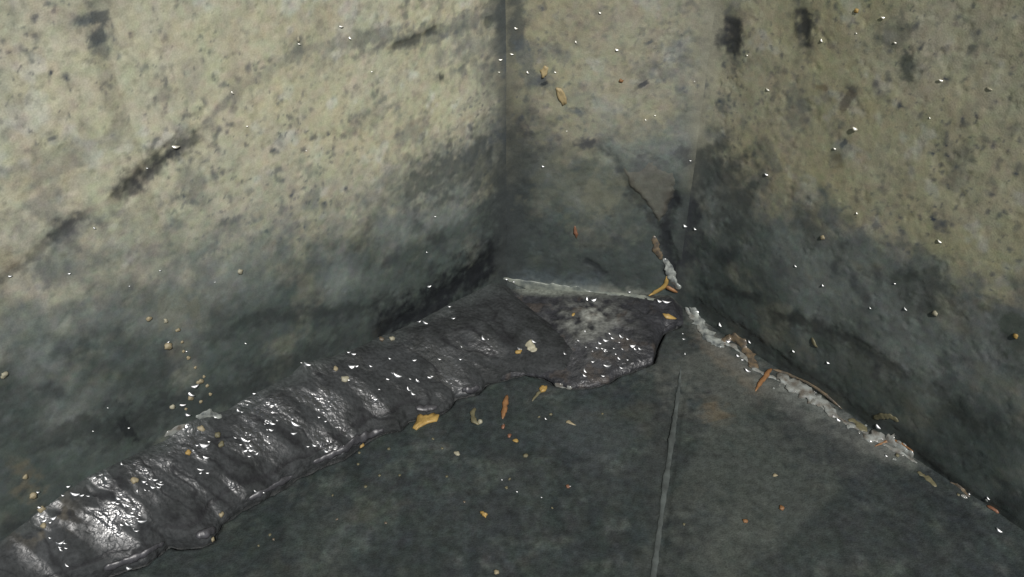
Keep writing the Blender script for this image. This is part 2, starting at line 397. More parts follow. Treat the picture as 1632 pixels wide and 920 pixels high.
# the cracked chunk near its right edge, a part of that face
q = np.array([CW.px(*p) for p in CHUNK])
def inside(u, v, poly):
    r = np.zeros(u.shape, bool); n = len(poly)
    for i in range(n):
        (x1, y1), (x2, y2) = poly[i], poly[(i + 1) % n]
        c = ((y1 > v) != (y2 > v)) & (u < (x2 - x1) * (v - y1) / (y2 - y1 + 1e-12) + x1)
        r ^= c
    return r
gu = np.arange(q[:, 0].min() - .004, q[:, 0].max() + .004, 0.0018); gv = np.arange(q[:, 1].min() - .004, q[:, 1].max() + .004, 0.0018)
U, V = np.meshgrid(gu, gv, indexing='ij'); u, v = U.ravel(), V.ravel()
dist, _ = seg_dist(u, v, list(q) + [q[0]]); ins = inside(u, v, q)
sd = np.where(ins, dist, -dist) + fbm(u, v, 70, 77, 3) * 0.0025
off = -0.006 + 0.0035 * ss(-0.003, 0.012, sd) * ss(q[:, 1].max(), q[:, 1].min() + 0.02, v) + 0.0048 * ss(-0.003, 0.010, sd) + fbm(u, v, 30, 78, 4) * 0.0012 * ss(0, .006, sd)
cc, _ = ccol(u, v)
cc[:, :3] = mixc(cc[:, :3], lin((92, 88, 78)), 0.45 * ss(-0.001, 0.008, sd))
F = grid_faces(len(gu), len(gv))
keep = (sd[F] > -0.003).all(1); F = F[keep]
P = CW.pos(u, off, v)
if np.cross(P[F[0][1]] - P[F[0][0]], P[F[0][2]] - P[F[0][0]])[:2] @ CW.n < 0: F = F[:, ::-1]
link('cracked_chunk', raw_mesh('cracked_chunk', P, np.ascontiguousarray(F), cc), M_WALL, wc)

# right wall ----------------------------------------------------------
tideR = tide_from(RW, [(1100, 225), (1130, 245), (1180, 278), (1240, 315), (1300, 348), (1360, 372), (1430, 400), (1500, 425), (1560, 455), (1632, 490), (1750, 560)])
strR = [
    ([(1173, 22), (1171, 50), (1168, 92)], 15, 0.92, lin((40, 43, 48)), dict(rag=0.8, soft=0.85, ends=0.15)),
    ([(1157, 44), (1158, 74)], 13, 0.6, lin((54, 56, 60)), dict(rag=0.9)),
    ([(1160, 12), (1164, 18)], 8, 0.5, BLUE, {}),
    ([(1279, 8), (1281, 40), (1283, 80)], 12, 0.92, lin((38, 42, 46)), dict(rag=0.7, soft=0.85, ends=0.12)),
    ([(1412, 30), (1420, 55), (1450, 40)], 18, 0.55, lin((66, 72, 70)), dict(rag=1.2)),
    ([(1440, 86), (1450, 100), (1448, 132)], 10, 0.8, lin((58, 64, 62)), dict(rag=0.9)),
    ([(1356, 138), (1362, 150)], 6, 0.7, BLUE, dict(rag=0.9)),
    ([(1344, 155), (1356, 166)], 13, 0.75, lin((78, 72, 64)), dict(rag=0.9)),
    ([(1276, 158), (1284, 180)], 13, 0.45, BLUE, dict(rag=1.0)),
    ([(1300, 138), (1320, 142)], 3, 0.6, BROWN * 0.5, {}),
    ([(1340, 228), (1345, 234)], 8, 0.8, BLUE, dict(rag=0.8)),
    ([(1335, 245), (1340, 268)], 7, 0.5, lin((90, 84, 64)), dict(rag=0.9)),
    ([(1118, 120), (1128, 135), (1118, 150)], 8, 0.6, BLUE, dict(rag=1.0)),
    ([(1150, 155), (1152, 180)], 8, 0.5, BLUE, dict(rag=1.0)),
    ([(1112, 235), (1130, 270), (1160, 300), (1200, 330)], 44, 0.75, lin((58, 62, 60)), dict(rag=0.8, soft=0.95)),
    ([(1265, 340), (1290, 360), (1330, 390)], 20, 0.4, lin((60, 62, 56)), dict(rag=1.0)),
    ([(1500, 350), (1502, 372)], 9, 0.65, BLUE, dict(rag=0.8)),
    ([(1392, 356), (1400, 364)], 6, 0.6, BLUE, {}),
    ([(1460, 430), (1480, 470), (1470, 500)], 30, 0.5, lin((48, 52, 46)), dict(rag=0.9)),
    ([(1600, 500), (1630, 540), (1650, 520)], 24, 0.5, lin((44, 54, 40)), dict(rag=0.9)),
    ([(1220, 505), (1270, 510), (1330, 530), (1380, 555), (1410, 582), (1450, 610)], 10, 0.65, lin((30, 32, 33)), dict(rag=0.8)),
    ([(1120, 455), (1180, 468), (1215, 480)], 6, 0.6, lin((38, 40, 40)), dict(rag=1.0)),
    ([(1100, 480), (1130, 500), (1180, 530), (1230, 575), (1300, 620), (1360, 655), (1450, 710), (1500, 760)], 15, 0.5, lin((28, 30, 31)), dict(rag=0.9, soft=0.95, ends=0.03)),
    ([(1460, 720), (1540, 785), (1620, 830)], 10, 0.6, lin((34, 36, 34)), dict(rag=1.1, soft=0.95)),
    ([(1480, 610), (1530, 660), (1570, 690)], 14, 0.5, lin((40, 43, 40)), dict(rag=0.9)),
    ([(1540, 720), (1560, 750)], 14, 0.4, lin((40, 43, 40)), dict(rag=0.9)),
    ([(1090, 300), (1085, 360), (1080, 420)], 26, 0.75, lin((44, 46, 50)), dict(rag=0.8)),
    ([(1340, 560), (1420, 620), (1500, 680)], 30, 0.25, lin((84, 86, 76)), dict(rag=1.0)),
]
us = axis(-0.015, 0.72, 0.0020, (), (0.75, 0.8, 0.9, 1.05, 1.2, 1.5, 1.8, 2.2))
vs = axis(-0.02, 0.86, 0.0023, (-0.08,), (0.9, 0.95, 1.05, 1.2, 1.4, 1.6, 1.8))
grR = [([(1220, 505), (1270, 510), (1330, 530), (1380, 555), (1450, 610)], 6, 0.0008),
       ([(1100, 480), (1180, 530), (1300, 620), (1450, 710)], 9, 0.002), ([(1420, 695), (1520, 775), (1620, 830)], 5, 0.001), ([(1280, 18), (1282, 70)], 7, 0.001), ([(1168, 36), (1164, 80)], 10, 0.001)]
wr = link('concrete_wall', wall_mesh('right_wall', RW, us, vs,
          lambda u, v: wall_colour(RW, u, v, tideR, None, 37, strR, spot=0.6, tint=0.35, tone=1.03, wid=0.6, bias=-0.2, corners=[(0, 0.26, 0.016, 0.72)]), grR, 37, rounded=[(0, 1)]), M_WALL)
tag(wr, 'olive concrete wall on the right with two short black smears near its top', 'wall')

# ------------------------------------------------------------------ floor
EDGE = [(-60, 1010), (60, 958), (120, 930), (167, 918), (200, 906), (233, 896), (253, 880), (268, 868), (292, 870), (318, 869), (338, 859), (351, 833),
        (383, 810), (420, 790), (450, 776), (468, 760), (500, 746), (522, 736), (545, 728), (569, 711), (588, 698), (617, 686),
        (637, 683), (650, 668), (699, 658), (714, 649), (724, 632), (759, 627), (774, 609), (797, 604), (835, 594), (868, 600),
        (885, 611), (910, 617), (943, 614), (965, 609), (988, 596), (1021, 584), (1040, 576), (1047, 549), (1057, 529), (1080, 518)]
edge_w = [on_floor(*p)[:2] for p in EDGE]
def fstroke(x, y, pts, wpx, k, seed, rag=0.7, soft=0.7, f=70, ends=0.08):
    qq = [on_floor(*p)[:2] for p in pts]; w = wpx * 0.0012
    d, t = seg_dist(x, y, qq); d = d / w + fbm(x, y, f, seed, 4) * rag
    return (1 - ss(1 - soft, 1 + soft, d)) * k * (0.3 + 0.7 * ss(0, ends, t) * ss(1, 1 - ends, t))
xs = axis(-0.80, 0.84, 0.0023, (-20, -6, -2.5, -1.4, -1.0, -0.9), (0.9, 1.0, 1.4, 2.5, 6, 20))
ys = axis(0.58, 1.36, 0.0026, (-20, -6, -2, -0.6, 0.1, 0.35, 0.48, 0.54), (1.5, 2, 3, 6, 20))
X, Y = np.meshgrid(xs, ys, indexing='ij'); x, y = X.ravel(), Y.ravel()
b = fbm(x, y, 6, 51, 5); m_ = fbm(x, y, 22, 53, 4); f_ = fbm(x, y, 70, 55, 3)
streaky = fbm(x * 2.4 + y * 0.3, y * 0.7, 16, 57, 4)
col = np.repeat(lin((46, 52, 53))[None, :], len(x), 0)
col = mixc(col, lin((62, 67, 66)), 0.3 + b * 0.5 + m_ * 0.25)
col = mixc(col, lin((96, 100, 95)), ss(0.1, 1.0, fbm(x, y, 30, 571, 5)) * 0.4)
col = mixc(col, lin((36, 41, 43)), ss(0.0, 0.9, streaky) * 0.5 + ss(0.3, 0.9, m_) * 0.3)
col = mixc(col, lin((80, 78, 68)), ss(0.45, 1.0, fbm(x, y, 11, 59, 4)) * 0.3)
col = col * (1 + 0.14 * f_[:, None])
for ch in range(3): col[:, ch] *= 1 + 0.05 * fbm(x, y, 36, 540 + ch * 7, 3) + 0.03 * fbm(x, y, 120, 570 + ch * 7, 2)
col = col * np.array([0.61, 0.645, 0.63]) * (1 + 0.22 * np.clip(fbm(x, y, 150, 581, 2), -.6, 1))[:, None]
rough = np.full(len(x), 0.56)
near = (np.abs(x) < 1.2) & (y > 0.5) & (y < 1.4)
ed = np.full(len(x), 9.0); ed[near] = seg_dist(x[near], y[near], edge_w)[0]
FST = [([(1058, 560), (1056, 620), (1052, 700), (1046, 770)], 11, 0.55, lin((34, 36, 37))), ([(1066, 660), (1048, 780), (1030, 920), (1010, 1080)], 12, 0.3, lin((34, 37, 36))),  # dark strip, then painted shadow, along the left of the floor seam
       ([(800, 720), (796, 780), (790, 860)], 22, 0.4, lin((40, 43, 46))), ([(930, 700), (950, 760)], 26, 0.3, lin((44, 47, 50))),
       ([(1100, 560), (1140, 600), (1190, 650)], 60, 0.55, lin((76, 78, 73))), ([(1100, 720), (1200, 760), (1300, 830)], 110, 0.5, lin((66, 70, 65))), ([(1130, 850), (1200, 900)], 60, 0.4, lin((64, 68, 63))), ([(1110, 520), (1160, 580), (1220, 630)], 14, 0.4, lin((92, 84, 72))),
       ([(1095, 495), (1140, 545), (1200, 600), (1300, 680), (1450, 740)], 12, 0.5, lin((84, 86, 82))), ([(1240, 606), (1290, 640), (1350, 680)], 16, 0.6, lin((96, 99, 95))), ([(1370, 694), (1420, 716), (1460, 736)], 14, 0.55, lin((92, 94, 90))),
       ([(1130, 640), (1150, 670)], 14, 0.3, lin((100, 84, 60))), ([(1250, 660), (1330, 720), (1400, 760)], 26, 0.45, lin((48, 50, 50))),
       ([(900, 660), (940, 690), (1000, 720)], 40, 0.25, lin((68, 73, 75))), ([(450, 860), (560, 840)], 50, 0.2, lin((64, 69, 64)))]
for i, (pts, w, k, c) in enumerate(FST):
    a = np.zeros(len(x)); a[near] = fstroke(x[near], y[near], pts, w, k, 400 + i); col = mixc(col, c, a)
col = mixc(col, lin((24, 26, 27)), (1 - ss(0.002, 0.011, ed + f_ * 0.002)) * 0.9)  # shade of the gap under the sealant lip, painted into the floor colour
z = b * 0.002 + m_ * 0.0006 + f_ * 0.0002
z = np.where(near, z, 0) - (1 - ss(0.0015, 0.0065, ed + f_ * 0.001)) * 0.011
# the low step in the floor
stp = [on_floor(*p)[:2] for p in [(1086, 600), (1077, 656), (1060, 775), (1041, 920), (1020, 1090)]]
dS, tS = np.full(len(x), 9.0), np.zeros(len(x)); dS[near], tS[near] = seg_dist(x[near], y[near], stp)
z = z - (1 - ss(0.001, 0.006, np.abs(dS - 0.007))) * 0.0015 * (x < 0.28)
Vf = np.stack([x, y, z], -1)
fl = link('floor', raw_mesh('floor', Vf, grid_faces(len(xs), len(ys)), np.concatenate([np.clip(col, .004, .8), rough[:, None]], 1)), M_FLOOR)
tag(fl, 'dark wet concrete floor with a thin pale joint line', None, None, 'structure')

# raised joint line (a part of the floor), edge highlight put into its pale colour
def strip(name, pts3, widths, heights, mat, parent=None, seed=0, n=6):
    V = []; F = []; K = len(pts3)
    for i in range(K):
        t = pts3[min(i + 1, K - 1)] - pts3[max(i - 1, 0)]; t = t / np.linalg.norm(t)
        s = np.cross(t, [0, 0, 1.0])
        for j in range(n + 1):
            a = math.pi * j / n
            V.append(pts3[i] + s * math.cos(a) * widths[i] * .5 + np.array([0, 0, math.sin(a) * heights[i] - 0.001]))
    for i in range(K - 1):
        for j in range(n):
            a = i * (n + 1) + j; F.append((a, a + 1, a + n + 2, a + n + 1))
    return link(name, raw_mesh(name, V, F), mat, parent)
M_JOINT = simple('pale_joint', (74, 80, 78), 0.7, 0.6, 40)
pp = np.array([on_floor(*p) for p in [(1086, 575), (1083, 610), (1077, 656), (1071, 700), (1060, 775), (1051, 845), (1041, 920), (1020, 1090)]])
tt = np.linspace(0, len(pp) - 1, 80); pj = np.stack([np.interp(tt, np.arange(len(pp)), pp[:, k]) for k in range(3)], 1)
pj[:, 2] = 0.001
wj = 0.0075 + 0.0016 * np.array([math.sin(i * 1.7) * math.sin(i * .43) for i in range(80)]); wj *= 1 + 0.35 * fbm(np.arange(80.), np.zeros(80), .3, 701, 3); wj[:26] *= np.linspace(.1, 1, 26)
strip('joint_line', pj, wj, wj * 0.15, M_JOINT, fl)

# ------------------------------------------------------------------ black sealant band along the left joint
TOP = [(-80, 930), (0, 866), (60, 818), (110, 782), (143, 760), (173, 746), (233, 718), (262, 705), (300, 672), (360, 656), (384, 640), (464, 600), (482, 580), (530, 570), (556, 561),
       (588, 548), (608, 540), (630, 532), (666, 515), (690, 502), (717, 487), (744, 474), (777, 457), (797, 449)]
tu = np.array([LW.px(*p) for p in TOP]); o = np.argsort(tu[:, 0]); tu = tu[o]
be = np.array([LW.fl(*p) for p in EDGE if p[0] < 880]); o = np.argsort(be[:, 0]); be = be[o]
# where the band leaves the wall it ends in a rounded tongue lying over the corner patch
TONG = [(801, 452), (830, 462), (862, 474), (892, 492), (912, 515), (925, 545), (922, 575), (905, 596)]
tg = np.array([LW.fl(*p) for p in TONG])
u_end = tg[:, 0].min()
us = np.concatenate([np.linspace(u_end + 0.001, 0.02, 130), np.arange(0.022, 1.10, 0.0019)])
tg_s = tg[np.argsort(tg[:, 0])]
NT = 96
tau = np.concatenate([np.linspace(0, 0.9, NT - 16), 0.9 + 0.1 * np.linspace(0, 1, 17)[1:] ** 0.8])
NT = len(tau)
d1 = np.interp(us, be[:, 0], be[:, 1])
first = tg[:6]; last = tg[5:]
d0 = np.where(us < 0.0, np.interp(us, first[np.argsort(first[:, 0]), 0], first[np.argsort(first[:, 0]), 1]), 0.0)
lastb = np.concatenate([last, be[be[:, 0] > last[:, 0].max()][:1]]); lo_ = lastb[np.argsort(lastb[:, 0])]
d1 = np.where(us < lo_[-1, 0], np.interp(us, lo_[:, 0], lo_[:, 1]), d1)
d1 = np.maximum(d1, d0 + 0.002)
def smooth(y, w):
    k = np.exp(-0.5 * (np.arange(-3 * w, 3 * w + 1) / w) ** 2); k /= k.sum()
    return np.convolve(np.pad(y, 3 * w, mode='edge'), k, mode='valid')
zraw = np.interp(us, tu[:, 0], tu[:, 1]) * ss(-0.03, 0.03, us)
zt = smooth(zraw, 30) * ss(-0.03, 0.03, us)
d1s = smooth(d1, 26)
Ug, Tg = np.meshgrid(us, tau, indexing='ij'); D0 = d0[:, None]; D1 = d1[:, None]; ZT = zt[:, None]
Wj = ss(0.55, 1.0, Tg); Wj = np.where(Ug < 0.06, 1.0, Wj)
D = D0 + ((d1s[:, None] * (1 - Wj) + D1 * Wj) - D0) * Tg - 0.004 * (1 - ss(0, 0.05, Tg)) * (Ug > 0)
u, d, t = Ug.ravel(), D.ravel(), Tg.ravel()
lift = 0.010 * ss(1.0, 0.95, t) * 0.38 + 0.0012 * ss(1.0, 0.93, t) * ss(0.82, 0.93, t) * ss(-0.35, 0.35, fbm(u, u * 0 + 5, 7, 221, 2) + 0.4 * ss(0.2, 0.5, u))          # free lower lip, rolled bead
lift *= ss(u_end, u_end + 0.04, u) * 0.8 + 0.2
body = (ZT * (1 - Tg ** 1.2) + (zraw[:, None] - ZT) * (1 - ss(0, 0.16, Tg))).ravel() + 0.003 * np.sin(np.pi * np.clip(t, 0, 1)) ** 0.8
tail = np.where(u < 0.0, ss(0.0, 0.55, t) ** 1.3, 1.0)
h = body + lift
# oblique trowel ridges running across the band, lumps, creases
sk = u + d * 0.42
rid = fbm(sk, d * 0.16, 36, 201, 3); lum = fbm(u, d, 24, 203, 4); sml = fbm(u, d, 90, 205, 3); fine_ = fbm(sk, d * 0.6, 190, 207, 2)
cre = np.abs(fbm(sk + 0.008 * lum, d * 0.35, 17, 209, 3)); crease = 1 - ss(0.0, 0.10, cre)
amp = ss(0, 0.1, t) * ss(1.0, 0.9, t)
wet = ss(0.18, 0.5, u)
rid2 = fbm(sk * 1.1 + 4, d * 0.3, 75, 231, 3)
h = h + amp * (rid * (0.0002 + 0.0004 * wet) + rid2 * 0.0005 + lum * 0.0019 + fbm(u, d, 130, 235, 3) * 0.0004 + sml * 0.0002 - crease * (0.0002 + 0.0004 * wet) + fbm(u, d, 11, 225, 3) * 0.0022)
gro = np.exp(-((t - 0.86 - 0.05 * fbm(u, u * 0, 14, 211, 3)) / 0.025) ** 2) * ss(-0.1, 0.3, fbm(u, u * 0 + 3, 9, 213, 2) + .25)
h = h - gro * 0.0015
h = np.maximum(h * tail, -0.001) - 0.004 * (t > 0.999)
jag = fbm(u, d, 55, 215, 4) * 0.0045 * ss(0.85, 1.0, t)
jag = jag + ss(0.0, -0.02, u) * (1 - ss(0.0, 0.5, t)) * fbm(u, d * 0 + 2, 45, 233, 3) * 0.008
P = LW.pos(u, d + jag + fbm(u, d, 40, 217, 3) * 0.001 * amp, h)
bc = np.repeat(lin((47, 49, 50))[None, :], len(u), 0)
bc = mixc(bc, lin((35, 37, 37)), 0.4 + lum * 0.6); bc = mixc(bc, lin((58, 60, 61)), ss(0.2, 1, fbm(u, d, 30, 219, 4)) * 0.5)
bc = mixc(bc, lin((24, 24, 26)), crease * 0.6 * amp); bc = mixc(bc, lin((30, 30, 32)), gro * 0.7)
bc = mixc(bc, lin((52, 56, 55)), (1 - ss(0.0, 0.2, t + 0.1 * lum)) * 0.8)
tg_k = ss(0.02, -0.02, u) * (1 - ss(0.05, 0.45, t + 0.18 * lum + 0.1 * sml))
bc = mixc(bc, lin((62, 63, 64)), tg_k * 0.8)
bro = np.exp(-((u - LW.px(55, 800)[0]) / 0.028) ** 2) * (1 - ss(0.15, 0.55, t)) * ss(-0.4, 0.5, lum + sml)
bc = mixc(bc, lin((100, 94, 80)), bro * 0.6)
SH = 0 * u
for (sx, sy, sr) in [(195, 830, 36), (240, 790, 34), (325, 735, 28), (395, 715, 34), (428, 690, 32), (270, 745, 26), (95, 880, 26), (540, 715, 28), (690, 600, 32), (600, 640, 24), (510, 660, 30), (760, 560, 28), (640, 580, 34), (565, 590, 28), (460, 680, 28), (720, 520, 24), (150, 800, 24), (350, 780, 24)]:
    c_ = LW.fl(sx, sy + 8); rr_ = sr * 0.00125
    SH = np.maximum(SH, np.exp(-((u - c_[0]) ** 2 + ((d - c_[1]) * 0.8) ** 2) / rr_ ** 2))
SH = np.clip(SH * 1.6, 0, 1) * ss(-0.45, 0.35, fbm(sk, d * 0.35, 48, 223, 3)) * (0.7 + 0.3 * ss(-0.5, 0.3, fbm(u, d, 170, 227, 2)))
br = np.clip(0.70 - 0.43 * SH + 0.05 * lum + 0.2 * crease, 0.14, 0.8)
sb = tag(link('sealant_band', raw_mesh('sealant_band', P, grid_faces(len(us), NT, True), np.concatenate([bc, br[:, None]], 1)), M_BAND),
    'glossy black sealant smeared along the foot of the wide tan wall', 'sealant')

# grey lumpy patch filling the foot of the chamfered face
lowC = np.array([CW.fl(*p) for p in EDGE if p[0] > 790]); o = np.argsort(lowC[:, 0]); lowC = lowC[o]
us = np.arange(-0.005, CW.fl(1090, 512)[0], 0.0017)
d1 = np.interp(us, lowC[:, 0], lowC[:, 1])
tau = np.concatenate([np.linspace(0, .9, 66), .9 + .1 * np.linspace(0, 1, 15)[1:] ** .8])
Ug, Tg = np.meshgrid(us, tau, indexing='ij'); D = -0.004 + (d1[:, None] + 0.004) * Tg
u, d, t = Ug.ravel(), D.ravel(), Tg.ravel()
lum = fbm(u, d, 26, 301, 4); sml = fbm(u, d, 80, 303, 4); tiny = fbm(u, d, 190, 305, 2)
end = ss(us[-1], us[-1] - 0.02, u)
h = (0.012 * (1 - t) ** 1.3 + 0.0035 * ss(1, .95, t) + 0.008 * np.sin(np.pi * t)) * (0.25 + 0.75 * end)
h = h + ss(0, .1, t) * ss(1, .9, t) * (lum * 0.0032 + sml * 0.0009 + tiny * 0.0004) * (0.3 + 0.7 * end) - 0.004 * (t > .999)
jag = fbm(u, d, 60, 315, 3) * 0.003 * ss(.85, 1, t)
P = CW.pos(u, d + jag, h)
bc = np.repeat(lin((42, 43, 46))[None, :], len(u), 0)
bc = mixc(bc, lin((32, 33, 35)), .4 + lum * .6)
pc = CW.fl(938, 520); pat = np.exp(-(((u - pc[0]) / .05) ** 2 + ((d - pc[1]) / .06) ** 2))
bc = mixc(bc, lin((122, 124, 118)), np.clip(pat * (0.3 + sml * .6 + lum * .3), 0, .9))
st_ = (1 - ss(0.004, 0.022, d + lum * 0.006)) * ss(0.0, 0.04, u) * (1 - 0.6 * ss(0.10, 0.2, u))
bc = mixc(bc, lin((104, 108, 100)), st_ * 0.8)
bc = mixc(bc, lin((70, 62, 54)), ss(.4, 1, fbm(u, d, 40, 307, 3)) * .4)
SH = 0 * u
for (sx, sy, sr) in [(975, 555, 46), (935, 590, 26), (1000, 575, 26), (905, 560, 20)]:
    c_ = CW.fl(sx, sy); SH = np.maximum(SH, np.exp(-((u - c_[0]) ** 2 + (d - c_[1]) ** 2) / (sr * .00125) ** 2))
br = np.clip(.62 - .34 * SH + .1 * lum + .1 * pat, .14, .8)
sp = tag(link('sealant_patch', raw_mesh('sealant_patch', P, grid_faces(len(us), len(tau)), np.concatenate([bc, br[:, None]], 1)), M_BAND),
    'lumpy grey black sealant patch at the foot of the narrow corner face', 'sealant')
for o in (sb, sp):                                # make sure the sheets face up
    me = o.data
    me.update()
    nz = np.zeros(len(me.polygons) * 3); me.polygons.foreach_get('normal', nz)
    if nz[2::3].mean() < 0: me.flip_normals()

# ------------------------------------------------------------------ things lying on it
bpy.context.view_layer.update()
DG = bpy.context.evaluated_depsgraph_get()
def hit(px, py):
    dv = Vector(ray(px, py)).normalized()
    ok, loc, n, _, ob, _ = SC.ray_cast(DG, Vector(EYE), dv)
    if not ok: return None
    if n.dot(dv) > 0: n = -n
    return np.array(loc), np.array(n), ob

def lumpy_tube(name, px, rad_px, mat, seed=0, flat=0.6, sink=0.3, lump=0.35, nseg=10, closed=True, per=4, lf=160):
    P = []; Nn = []
    K = (len(px) - 1) * per + 1
    tt = np.linspace(0, len(px) - 1, K)
    pxx = np.interp(tt, np.arange(len(px)), [p[0] for p in px]); pyy = np.interp(tt, np.arange(len(px)), [p[1] for p in px])
    for a, c in zip(pxx, pyy):
        r = hit(a, c)
        if r is None: continue
        P.append(r[0]); Nn.append(r[1])
    P = np.array(P); Nn = np.array(Nn); K = len(P)
    for _ in range(4):
        Nn[1:-1] = (Nn[:-2] + 2 * Nn[1:-1] + Nn[2:]) / 4; P[1:-1] = (P[:-2] + 2 * P[1:-1] + P[2:]) / 4
    Nn /= np.linalg.norm(Nn, axis=1)[:, None]
    rp = np.interp(np.linspace(0, 1, K), np.linspace(0, 1, len(rad_px)), rad_px)
    V = []; F = []
    for i in range(K):
        r = rp[i] * np.linalg.norm(P[i] - EYE) / FPX
        e = min(1.0, (0.35 + min(i, K - 1 - i) * 0.45)); r *= e
        t = P[min(i + 1, K - 1)] - P[max(i - 1, 0)]; t = t / (np.linalg.norm(t) + 1e-9)
        n = Nn[i] - t * (Nn[i] @ t); n /= np.linalg.norm(n); s = np.cross(t, n)
        for j in range(nseg):
            a = 2 * math.pi * j / nseg
            q = P[i] + s * math.cos(a) * r + n * (math.sin(a) * r * flat + r * flat * (1 - 2 * sink))
            w = (vn(np.array([q[0] * lf + seed * 3.1]), np.array([(q[1] + q[2]) * lf]), seed)[0] - .5) * 2
            w += (vn(np.array([q[0] * lf * 2.6 + 9.0]), np.array([(q[1] - q[2]) * lf * 2.6]), seed + 5)[0] - .5) * 1.5
            V.append(P[i] + n * r * flat * (1 - 2 * sink) + (q - P[i] - n * r * flat * (1 - 2 * sink)) * (1 + w * lump))
    for i in range(K - 1):
        for j in range(nseg):
            a = i * nseg + j; c = i * nseg + (j + 1) % nseg
            F.append((a, c, c + nseg, a + nseg))
    F.append(tuple(range(nseg))[::-1]); F.append(tuple(range((K - 1) * nseg, K * nseg)))
    V = np.array(V); o0 = P.mean(0)
    o = link(name, raw_mesh(name, V - o0, F), mat); o.location = o0
    return o

M_STREAK = simple('milky_streak', (118, 122, 113), 0.4, 0.3, 75, 0.5, 0.3, rgb2=(74, 80, 78))
M_LIP = simple('wet_sealant_lip', (54, 54, 57), 0.42, 0.3, 120, 0.6, 0.8)
M_LEAF = simple('dull_leaf', (150, 134, 98), .6, .3, 90)
M_WHITE = simple('grey_white_crust', (138, 142, 136), 0.25, 0.4, 90, 0.8, 0.6, rgb2=(78, 82, 82))
M_GREY = simple('wet_grey_crust', (132, 136, 132), 0.16, 0.5, 70, 1.0, 0.45, rgb2=(84, 78, 70))
M_BRN = simple('brown_crust', (104, 90, 70), 0.35, 0.5, 130, 0.6, 0.5, rgb2=(64, 60, 54), ior=1.7)
M_ORANGE = simple('orange_straw', (124, 90, 58), 0.5, 0.35, 120, 0.4, 0.3)
M_RUST = simple('rust_orange', (112, 78, 58), 0.5, 0.3, 120, 0.4, 0.3)
M_YEL = simple('yellow_leaf', (150, 124, 70), 0.5, 0.3, 110, 0.4, 0.3)
M_TAN = simple('tan_grit', (138, 128, 102), 0.5, 0.3, 200, 0.5, 0.3)
M_CREAM = simple('cream_bit', (146, 142, 122), 0.5, 0.3, 200, 0.5, 0.3)
M_OLV = simple('olive_bit', (96, 92, 70), 0.5, 0.3, 200, 0.4, 0.3)

# mineral streak at the foot of the narrow face
tag(lumpy_tube('mineral_streak', [(802, 444), (830, 452), (868, 459), (905, 463), (960, 466), (1010, 471), (1048, 479)], [3, 5, 9, 10, 6, 5, 3], M_STREAK, 3, 0.12, 0.55, 0.5, per=10, lf=60),
    'pale grey mineral streak along the foot of the narrow corner face', 'mineral deposit')
tag(lumpy_tube('sealant_ridge', [(1092, 490), (1128, 536), (1170, 552), (1205, 590), (1250, 610), (1300, 642), (1345, 672), (1395, 700), (1440, 724), (1462, 738)], [3.5, 5, 3, 4.5, 3, 5, 2.5, 4.5, 3, 1.5], M_GREY, 77, 0.3, 0.4, 0.8, per=16, lf=100, nseg=12),
    'long thin whitish wet ridge of old sealant running down the whole right floor joint', 'sealant')
